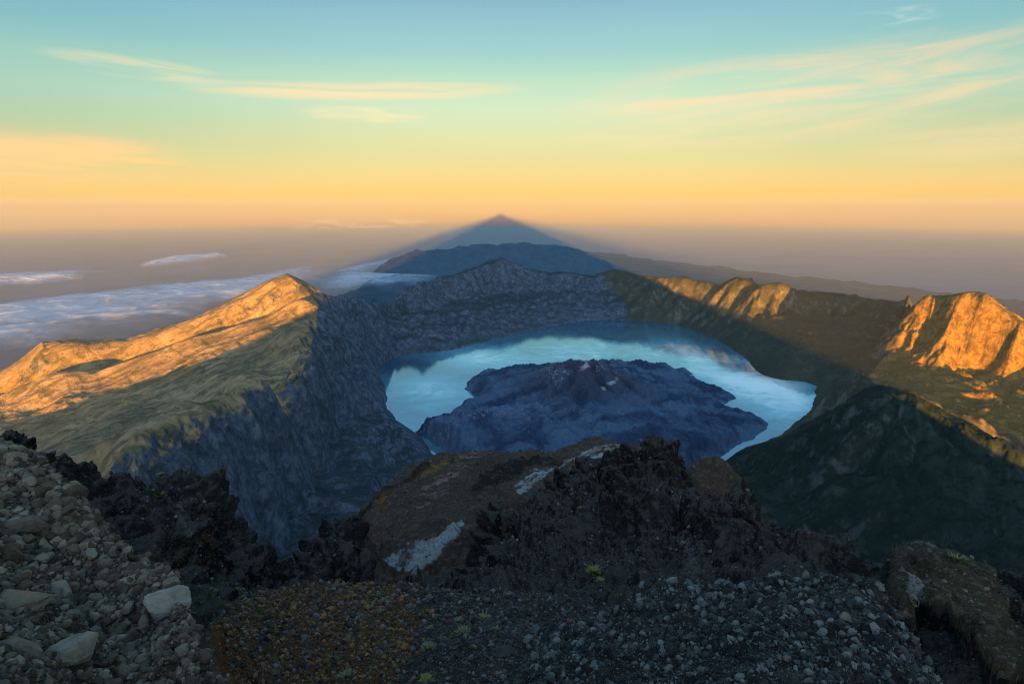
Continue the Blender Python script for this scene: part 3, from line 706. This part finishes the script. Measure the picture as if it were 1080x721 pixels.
for r, (lb, ct) in {0: ('steep bank of grey stony earth close to the viewer', 'scree slope'), 1: ('craggy black lava ridges dropping from the summit', 'lava ridge'), 2: ('dark hollow floor strewn with rust coloured gravel', 'gravel'),
                    3: ('smooth ochre brown scoria slope with pale sulphur streaks', 'scoria slope'), 4: ('heap of dark cool grey rubble', 'rubble'), 5: ('bare brown clay gully side', 'clay slope')}.items():
    if r in Lf: tag(Lf[r], lb, ct, kind='structure')

# ------------------------------------------------------------------ stones
def ico(sub):
    import bmesh
    bm = bmesh.new(); bmesh.ops.create_icosphere(bm, subdivisions=sub, radius=1)
    v = np.array([p.co[:] for p in bm.verts]); f = np.array([[q.index for q in p.verts] for p in bm.faces]); bm.free(); return v, f
def rock_shape(sub, seed, cuts=11, flat=.65, rough=.05):
    r = np.random.default_rng(seed); v, f = ico(sub)
    nn_ = r.normal(size=(cuts, 3)); nn_ /= np.linalg.norm(nn_, axis=1, keepdims=True)
    hh = r.uniform(.5, .92, cuts)
    d = v @ nn_.T
    rad = np.where(d > .05, hh/np.maximum(d, .05), 9).min(1); rad = np.minimum(rad, 1.0)
    v = v*rad[:, None]
    v += v*(fbm(v[:, 0]*2.1+seed, v[:, 1]*2.1, v[:, 2]*2.1, 4, seed)*rough*2.5)[:, None]
    v *= np.array([1, r.uniform(.65, .95), r.uniform(flat*.8, flat*1.15)])
    return v, f
gravel_shapes = [rock_shape(1, s, 9, .7, .03) for s in range(60, 72)]
cob_shapes = [rock_shape(3, s, 12, .72, .05) for s in range(90, 100)]
Pg = P3; Pn = nrm
screen = np.stack(to_px(P3[..., 0], P3[..., 1], P3[..., 2]), -1)
# which surface points the camera can see (so that stones go where the photo shows them)
def visible():
    row = screen[..., 1]                                 # smaller row = higher in picture
    m = np.minimum.accumulate(row, axis=0)
    return row <= m+2.0
VIS = visible()
inframe = (screen[..., 0] > -30) & (screen[..., 0] < 1110) & (screen[..., 1] < 760)
def pick(mask, nwant, power=0.0):
    idx = np.flatnonzero((mask & VIS & inframe).ravel())
    if not len(idx): return idx
    wgt = (Y2.ravel()[idx])**power; wgt = wgt/wgt.sum()
    return rng.choice(idx, size=nwant, replace=True, p=wgt)
def scatter(name, mask, count, smin, smax, mat, label, cat, power=0.0, sexp=2.5, shapes=gravel_shapes, ysc=True, sink=.25):
    idx = pick(mask, count, power)
    base = Pg.reshape(-1, 3)[idx]; nm = Pn.reshape(-1, 3)[idx]
    yy = base[:, 1]
    base = base+rng.normal(size=base.shape)*np.array([1, 1, 0])*(yy*.0025)[:, None]
    size = np.minimum(smin*(1-rng.random(count)*.9999)**(-1/sexp), smax*(.7+.3*rng.random(count)))
    if ysc: size = size*yy
    Vs = []; Fs = []; off = 0
    sh = rng.integers(0, len(shapes), count)
    for k, (v, f) in enumerate(shapes):
        sel = np.flatnonzero(sh == k)
        if not len(sel): continue
        q = rng.normal(size=(len(sel), 4)); q /= np.linalg.norm(q, axis=1, keepdims=True)
        w, x, y, z = q.T
        Rm = np.stack([1-2*(y*y+z*z), 2*(x*y-z*w), 2*(x*z+y*w), 2*(x*y+z*w), 1-2*(x*x+z*z), 2*(y*z-x*w), 2*(x*z-y*w), 2*(y*z+x*w), 1-2*(x*x+y*y)], -1).reshape(-1, 3, 3)
        vv = np.einsum('nij,mj->nmi', Rm, v)*size[sel][:, None, None]+(base[sel]+nm[sel]*(size[sel]*sink)[:, None])[:, None]
        ff = f[None]+(np.arange(len(sel))*len(v))[:, None, None]+off
        Vs.append(vv.reshape(-1, 3)); Fs.append(ff.reshape(-1, 3)); off += len(sel)*len(v)
    o = link_mesh(name, np.vstack(Vs), np.vstack(Fs), mat, False)
    return tag(o, label, cat, kind='stuff')
scatter('scree_stones', kind == 0, 24000, .0016, .018, M['st_grey'], 'countless small grey stones of the scree bank', 'gravel', 0, 1.55)
scatter('dark_gravel', (kind == 1) & (Y2 < 60), 9000, .0008, .006, M['st_dark'], 'black lava chips littering the dark ridges', 'gravel', 0, 2.0)
scatter('rusty_gravel', (kind == 2) & (rng.random(U2.shape) < orange*.9+.04), 9000, .0015, .010, M['st_orange'], 'rust orange gravel scattered on the hollow floor', 'gravel', 0, 2.0)
scatter('hollow_gravel', (kind == 2), 16000, .0011, .010, M['st_dark'], 'dark grey gravel on the hollow floor', 'gravel', 0, 1.9)
scatter('rubble', kind == 4, 22000, .0012, .015, M['st_cool'], 'cool grey rubble covering the near heap', 'rubble', 0, 1.75)
scatter('scoria_pebbles', (kind == 3), 1400, .0007, .004, M['st_dark'], 'dark pebbles on the ochre scoria slope', 'gravel', 0, 2.0)
scatter('clay_pebbles', (kind == 5), 700, .0010, .009, M['st_grey'], 'small stones lying on the brown clay', 'gravel', 0, 1.8)

def surf(px, py):
    """nearest visible surface point at a place of the photo"""
    d = (screen[..., 0]-px)**2+(screen[..., 1]-py)**2
    d = np.where(VIS, d, 1e9); i = int(d.argmin())
    return Vector(Pg.reshape(-1, 3)[i]), Vector(Pn.reshape(-1, 3)[i])
def one_rock(name, seed, sub, size, mat, px, py, dims, rot, label, cat, sink=.2, cuts=12, group=None):
    v, f = rock_shape(sub, seed, cuts+8, .85, .045)
    v = v*np.array(dims); v = v*(1+.06*fbm(v[:, 0]*7, v[:, 1]*7, v[:, 2]*7, 4, seed, .6))[:, None]
    o = link_mesh(name, v*size, f, mat, False)
    p, nn_ = surf(px, py); o.location = p+nn_*size*sink; o.rotation_euler = rot
    return tag(o, label, cat, group)
big_rocks = [
    ('boulder', 301, 5, .040, 'st_pale_o', 180, 634, (.75, .7, 1.2), (.15, .1, .4), 'pale angular boulder standing at the edge of the scree', 10),
    ('boulder', 302, 5, .036, 'st_tan_o', 14, 640, (1.2, .9, .6), (.1, .1, .2), 'light tan boulder with a flat top jutting from the scree', 10),
    ('boulder', 303, 5, .029, 'st_grey_o', 75, 690, (1.2, .9, .8), (.5, .2, 1.), 'broad smooth grey boulder below the other scree rocks', 9),
    ('boulder', 304, 5, .027, 'st_grey_o', 62, 628, (.75, .8, 1.2), (.2, .3, .5), 'upright grey rock in the middle of the scree bank', 12),
    ('boulder', 305, 5, .027, 'st_grey_o', 22, 690, (1.2, .9, .8), (.2, .6, .3), 'dull grey boulder under the flat tan boulder', 9),
    ('boulder', 306, 5, .027, 'st_grey_o', 30, 556, (1.2, .8, .8), (.1, .4, .9), 'rounded brown grey rock high on the scree bank', 9),
    ('boulder', 307, 5, .024, 'st_grey_o', 6, 588, (1., .9, 1.1), (.3, .1, .1), 'grey block above the flat tan boulder', 9),
    ('boulder', 308, 4, .013, 'st_tan_o', 140, 613, (1.4, .8, .6), (.2, .1, .4), 'small flat stone just before the pale angular boulder', 9),
    ('boulder', 309, 4, .015, 'st_pale_o', 210, 655, (.7, .8, .5), (.6, .3, .4), 'small pale stone beside the pale angular boulder', 9),
    ('boulder', 310, 4, .020, 'st_black_o', 535, 690, (1., .8, .7), (.3, .3, .4), 'dark rock lying on the gravel floor beside the rubble heap', 9),
    ('boulder', 311, 4, .012, 'st_grey_o', 893, 652, (1.2, .9, .6), (.2, .3, .4), 'pale stone near the top edge of the rubble heap', 9),
    ('boulder', 312, 4, .013, 'st_grey_o', 830, 695, (1., .8, .8), (.2, .7, .4), 'grey stone half buried low on the rubble heap', 9),
]
for nm_, seed, sub, ksz, mt, px, py, dims, rot, lab, cuts in big_rocks:
    p, _ = surf(px, py)
    one_rock(nm_, seed, sub, ksz*p.length, M[mt], px, py, dims, rot, lab, 'boulder', .15, cuts)
# loose cobbles of the scree: individuals
cob_me = []
for k, (v, f) in enumerate(cob_shapes):
    o = link_mesh('stone', v, f, M['st_grey_o'], False); cob_me.append(o)
idx = pick(kind == 0, 230)
used_first = set()
for j, i in enumerate(idx):
    k = j % len(cob_me)
    o = cob_me[k] if k not in used_first else cob_me[k].copy()
    if k in used_first: COL.objects.link(o)
    used_first.add(k)
    p = Vector(Pg.reshape(-1, 3)[i]); nn_ = Vector(Pn.reshape(-1, 3)[i])
    s = p.y*(.009+.015*random.random()**2)
    o.location = p+nn_*s*.15; o.scale = (s, s, s); o.rotation_euler = (random.random()*6, random.random()*6, random.random()*6)
    tag(o, 'grey cobble embedded in the stony scree bank', 'stone', 'loose grey stones in the scree bank')

# ------------------------------------------------------------------ small plants
def mat_leaf(name, a, b):
    t = NT(name); rnd = t.n('ShaderNodeNewGeometry').outputs['Random Per Island']
    return t.out(t.bsdf(t.ramp(rnd, [(0, a), (1, b)]), .6, spec=.2))
M['leaf_y'] = mat_leaf('yellow_green_leaves', (.13, .15, .03), (.24, .24, .06))
M['leaf_g'] = mat_leaf('grey_green_leaves', (.11, .13, .055), (.2, .21, .10))
def tussock(px, py, k, mat, label, blades=140, lift=.6, seed=0):
    p, nn_ = surf(px, py); s = k*p.length; r = np.random.default_rng(seed)
    Vs = []; Fs = []
    for b in range(blades):
        a = r.uniform(0, 2*math.pi); el = r.uniform(.25, 1.5)*lift+.2; ln = s*r.uniform(.5, 1.05); rad = s*r.uniform(0, .45)
        c = np.array([math.cos(a)*rad, math.sin(a)*rad, 0]); d = np.array([math.cos(a)*math.cos(el), math.sin(a)*math.cos(el), math.sin(el)])
        sd_ = np.array([-math.sin(a), math.cos(a), 0])*s*.07
        m1 = c+d*ln*.55+np.array([0, 0, s*.05]); tip = c+d*ln
        o_ = len(Vs)
        Vs += [c-sd_*.5, c+sd_*.5, m1+sd_, tip, m1-sd_]
        Fs += [(o_, o_+1, o_+2), (o_, o_+2, o_+4), (o_+4, o_+2, o_+3)]
    o = link_mesh('plant', np.array(Vs), np.array(Fs), mat, False)
    o.location = p-nn_*s*.05
    return tag(o, label, 'plant')
plants = [
    (627, 604, .013, 'leaf_y', 'bright yellow green plant growing alone on the black lava face'),
    (633, 613, .008, 'leaf_g', 'small dull plant just under the bright yellow green plant'),
    (484, 655, .008, 'leaf_g', 'small round tuft in the hollow, farthest back of the cluster'),
    (511, 652, .010, 'leaf_g', 'tuft of pale green leaves beside the farthest small round tuft'),
    (489, 668, .013, 'leaf_g', 'widest pale green tuft in the middle of the hollow'),
    (524, 664, .008, 'leaf_g', 'thin sparse tuft beside the widest pale green tuft'),
    (452, 684, .012, 'leaf_g', 'greyish tuft growing at the edge of the rust gravel'),
    (449, 718, .013, 'leaf_y', 'yellowish tuft cut by the bottom edge of the photo'),
    (366, 714, .013, 'leaf_g', 'grey tuft on the rust gravel at the bottom edge of the photo'),
    (395, 708, .008, 'leaf_g', 'small tuft between two bigger ones at the bottom edge'),
    (170, 522, .009, 'leaf_y', 'yellow green plant clinging to the black outcrop behind the scree'),
    (160, 490, .006, 'leaf_g', 'tiny plant on the crest of the black outcrop'),
    (402, 646, .008, 'leaf_g', 'pale tuft at the back of the rust gravel'),
    (225, 626, .009, 'leaf_g', 'green tuft in the shaded dip behind the pale angular boulder'),
    (250, 624, .008, 'leaf_g', 'second green tuft from the pale angular boulder in the shaded dip'),
    (1010, 590, .011, 'leaf_g', 'low dark shrub above the brown clay slope'),
    (721, 574, .006, 'leaf_g', 'tiny plant beside the pale scar on the black lava ridge'),
    (612, 536, .006, 'leaf_g', 'tiny plant high on the black lava ridge near the sulphur streak'),
]
for i, (px, py, k, mt, lab) in enumerate(plants): tussock(px, py, k, M[mt], lab, seed=i)

# ------------------------------------------------------------------ smoke of the crater
def mat_smoke():
    t = NT('steam')
    v = t.n('ShaderNodeVolumePrincipled', {'Color': (.9, .92, .95, 1), 'Density': .022})
    o = t.n('ShaderNodeOutputMaterial'); t.t.links.new(v.outputs[0], o.inputs['Volume']); return t.m
M['steam'] = mat_smoke()
def plume(path, r0, r1, label, seed):
    """a closed billowing tube along a path of points"""
    n_ = 40; m_ = 16; P_ = [Vector(p) for p in path]
    Vs = []
    for i in range(n_):
        t = i/(n_-1)*(len(P_)-1); k = min(int(t), len(P_)-2); c = P_[k].lerp(P_[k+1], t-k)+Vector((math.sin(i*.55+seed*2)*9+math.sin(i*.23+seed)*14, math.sin(i*.4)*12, math.sin(i*.9+seed)*5))*min(1, i/8)
        rad = r0+(r1-r0)*i/(n_-1); rad *= (1+.4*math.sin(i*.9+seed)*math.sin(i*.37+1))*math.sin(math.pi*min(1, (i+2)/n_*1.0)**.6)**.5
        if i in (0, n_-1): rad *= .15
        for j in range(m_):
            a = 2*math.pi*j/m_; rr_ = rad*(1+.25*math.sin(3*a+i*.8+seed))
            Vs.append((c.x+math.cos(a)*rr_, c.y+math.sin(a)*rr_*.7, c.z+math.sin(a)*rr_*.3))
    Fs = [(i*m_+j, i*m_+(j+1) % m_, (i+1)*m_+(j+1) % m_, (i+1)*m_+j) for i in range(n_-1) for j in range(m_)]
    me = bpy.data.meshes.new('steam_plume'); me.from_pydata(Vs, [], Fs+[list(range(m_))[::-1], list(range((n_-1)*m_, n_*m_))]); me.materials.append(M['steam'])
    o = bpy.data.objects.new('steam_plume', me); COL.objects.link(o)
    return tag(o, label, 'steam', kind='stuff')
plume([at(613, 399, 4640), at(614, 392, 4650), at(618, 385, 4670), at(616, 372, 4690)], 15, 38, 'thin white steam plume rising straight from the cone', 1)
plume([at(636, 414, 4430), at(639, 408, 4430), at(646, 402, 4440), at(655, 397, 4450)], 22, 30, 'pale steam drifting from the crater foot', 2)

# ------------------------------------------------------------------ haze box
me = bpy.data.meshes.new('haze')
x0, x1, y0, y1, z0, z1 = -240000, 240000, -2700, 240000, -8100, 1900
me.from_pydata([(x0,y0,z0),(x1,y0,z0),(x1,y1,z0),(x0,y1,z0),(x0,y0,z1),(x1,y0,z1),(x1,y1,z1),(x0,y1,z1)], [], [(3,2,1,0),(4,5,6,7),(0,1,5,4),(1,2,6,5),(2,3,7,6),(3,0,4,7)])
hz_ = bpy.data.objects.new('haze', me); COL.objects.link(hz_)
t = NT('haze_air'); v = t.n('ShaderNodeVolumePrincipled', {'Color': (.42, .505, .54, 1), 'Density': 0.52e-5, 'Anisotropy': -0.15})
o_ = t.n('ShaderNodeOutputMaterial'); t.t.links.new(v.outputs[0], o_.inputs['Volume']); me.materials.append(t.m)
tag(hz_, 'thin morning haze filling the air over the crater and sea', 'haze', kind='stuff')

# ------------------------------------------------------------------ sun, sky, camera
SUN_EL = R(0.67); SUN_AZ = R(-1.15)         # antisolar point: ahead, a little below eye level
d = Vector((math.sin(SUN_AZ)*math.cos(SUN_EL), math.cos(SUN_AZ)*math.cos(SUN_EL), -math.sin(SUN_EL)))   # travel of the light
sl = bpy.data.lights.new('sun', 'SUN'); sl.energy = 5.0; sl.angle = R(.5); sl.color = (1.0, .41, .03)
so = bpy.data.objects.new('sun', sl); COL.objects.link(so); so.rotation_euler = d.to_track_quat('-Z', 'Y').to_euler()

def lin(c): return tuple((x/255/12.92 if x/255 <= .04045 else ((x/255+.055)/1.055)**2.4) for x in c)
EXPO = 2.15
wd = bpy.data.worlds.new('World'); bpy.context.scene.world = wd; wd.use_nodes = True
nt = wd.node_tree; nt.nodes.clear()
class WN(NT):
    def __init__(s, t): s.t = t
W = WN(nt)
g = W.n('ShaderNodeTexCoord').outputs['Generated']
nv = W.n('ShaderNodeVectorMath', {0: g}, operation='NORMALIZE').outputs[0]
sep = W.n('ShaderNodeSeparateXYZ', {0: nv}); zc = sep.outputs['Z']
def elev(py): return math.sin(math.atan((CY-py)/F)-PITCH)
z_lo, z_hi = -.25, .55
SKY = [(330, (0.03, 0.05, 0.09)), (262, (0.05, 0.06, 0.1)), (244, (0.05, 0.05, 0.06)), (238, (0.0, 0.0, 0.0)), (232, (0.433, 0.122, 0.0)), (222, (0.964, 0.411, 0.0)), (210, (0.691, 0.453, 0.075)), (195, (0.728, 0.497, 0.189)), (178, (0.652, 0.557, 0.217)), (160, (0.623, 0.588, 0.267)), (140, (0.591, 0.641, 0.324)), (115, (0.54, 0.695, 0.436)), (90, (0.439, 0.659, 0.451)), (60, (0.263, 0.548, 0.489)), (28, (0.213, 0.471, 0.522)), (0, (0.16, 0.384, 0.497))]
sc_ = 2**-EXPO
stops = [(elev(p), tuple(c*sc_ for c in l)) for p, l in SKY]+[(.40, (.17*sc_*1.0, .42*sc_, .68*sc_)), (.55, (.20*sc_, .48*sc_, .80*sc_))]
ramp_ = W.ramp(W.n('ShaderNodeMapRange', {'Value': zc, 'From Min': z_lo, 'From Max': z_hi}).outputs[0], [((z-z_lo)/(z_hi-z_lo), l) for z, l in stops])
# away from the point opposite the sun the sky is a deeper blue
az = W.n('ShaderNodeMath', {0: sep.outputs['X'], 1: sep.outputs['Y']}, operation='ARCTAN2').outputs[0]
side = W.math('MULTIPLY', W.fr(W.math('ABSOLUTE', W.math('SUBTRACT', az, .05)), .12, .85), W.fr(zc, 0.0, .14))
grad = W.mix(side, ramp_, (.50, .74, .92), 'MULTIPLY')
# wispy clouds, in the directions where they stand
def wisp(px0, px1, py0, py1, col, amt, sx, sz, seed, lo=.45, hi=.7, tilt=0.0):
    """cloud streaks in a window of azimuth and elevation"""
    def azi(px, py):
        u, w = uw(px, py); return math.atan(u)
    pm_ = (py0+py1)/2
    a0, a1 = azi(px0, pm_), azi(px1, pm_); e0, e1 = elev(py1), elev(py0)
    am, em = (a0+a1)/2, (e0+e1)/2
    da = W.math('SUBTRACT', az, am); de = W.math('SUBTRACT', W.math('SUBTRACT', zc, em), W.math('MULTIPLY', da, tilt))
    r2 = W.math('ADD', W.math('POWER', W.math('ABSOLUTE', W.math('DIVIDE', da, (a1-a0)/2)), 2.5), W.math('POWER', W.math('ABSOLUTE', W.math('DIVIDE', de, (e1-e0)/2)), 2.0))
    m = W.math('SUBTRACT', 1.0, W.fr(r2, .0, 1.0))
    cmb = W.n('ShaderNodeCombineXYZ', {0: W.math('MULTIPLY', az, sx), 1: W.math('MULTIPLY', de, sz), 2: float(seed)}).outputs[0]
    nz = W.fr(W.noise(cmb, 1.0, 7, .6, .6), lo, hi)
    return W.math('MULTIPLY', W.math('MULTIPLY', m, nz), amt), tuple(x*sc_ for x in lin(col))
wisps = [wisp(165, 575, 88, 112, (250, 214, 152), .75, 4, 85, 3, .26, .60, tilt=.035), wisp(30, 260, 82, 106, (235, 216, 165), .5, 5, 75, 5, .34, .6, tilt=-.05),
         wisp(310, 460, 114, 134, (250, 222, 160), .6, 7, 70, 9, .35, .6), wisp(560, 1250, 55, 165, (255, 206, 150), .6, 4, 42, 13, .36, .66, tilt=.06),
         wisp(-200, 220, 150, 205, (255, 190, 122), .85, 4, 40, 17, .34, .6), wisp(880, 1300, 140, 185, (225, 200, 150), .6, 3, 40, 21, .35, .6),
         wisp(-40, 110, 243, 272, (240, 180, 140), .6, 26, 90, 25, .42, .56), wisp(290, 470, 225, 246, (248, 196, 140), .6, 26, 110, 29, .45, .58), wisp(880, 1000, 38, 60, (190, 214, 205), .6, 9, 60, 33, .45, .65)]
sdir = W.n('ShaderNodeVectorMath', {0: nv, 1: tuple(Vector((-d.x, -d.y, .42)).normalized())}, operation='DOT_PRODUCT').outputs['Value']
dawn_fill = W.math('MULTIPLY', W.math('POWER', W.math('MAXIMUM', sdir, 0.0), 4.0), .85)          # fill glow added behind the viewer, as an eastern sky above the rising sun
col = W.mix(dawn_fill, grad, (.42, .47, .52))
for f_, c_ in wisps: col = W.mix(f_, col, c_)
sky = W.n('ShaderNodeTexSky', sky_type='NISHITA'); sky.sun_disc = False; sky.sun_elevation = SUN_EL
sky.sun_rotation = math.atan2(-d.x, -d.y); sky.altitude = 3700
skyb = W.n('ShaderNodeBackground', {'Color': sky.outputs[0], 'Strength': .02})
gb = W.n('ShaderNodeBackground', {'Color': col, 'Strength': 1.0})
add = W.n('ShaderNodeAddShader', {0: skyb.outputs[0], 1: gb.outputs[0]})
wo = W.n('ShaderNodeOutputWorld'); nt.links.new(add.outputs[0], wo.inputs['Surface'])

cam = bpy.data.cameras.new('camera'); co = bpy.data.objects.new('camera', cam); COL.objects.link(co)
cam.sensor_width = 36; cam.lens = 36*F/1080; cam.clip_start = .1; cam.clip_end = 500000
co.rotation_euler = (R(90)-PITCH, 0, 0)
S = bpy.context.scene; S.camera = co
S.view_settings.view_transform = 'Standard'; S.view_settings.look = 'None'; S.view_settings.gamma = 1; S.view_settings.exposure = EXPO
S.view_settings.use_curve_mapping = False
S.render.engine = 'CYCLES'
c = S.cycles; c.use_denoising = True; c.denoiser = 'OPENIMAGEDENOISE'; c.denoising_input_passes = 'RGB_ALBEDO_NORMAL'; c.denoising_prefilter = 'ACCURATE'; c.max_bounces = 5; c.diffuse_bounces = 2; c.glossy_bounces = 2; c.transparent_max_bounces = 12; c.volume_bounces = 2
c.use_adaptive_sampling = False
c.pixel_filter_type = 'BLACKMAN_HARRIS'; c.filter_width = 1.05
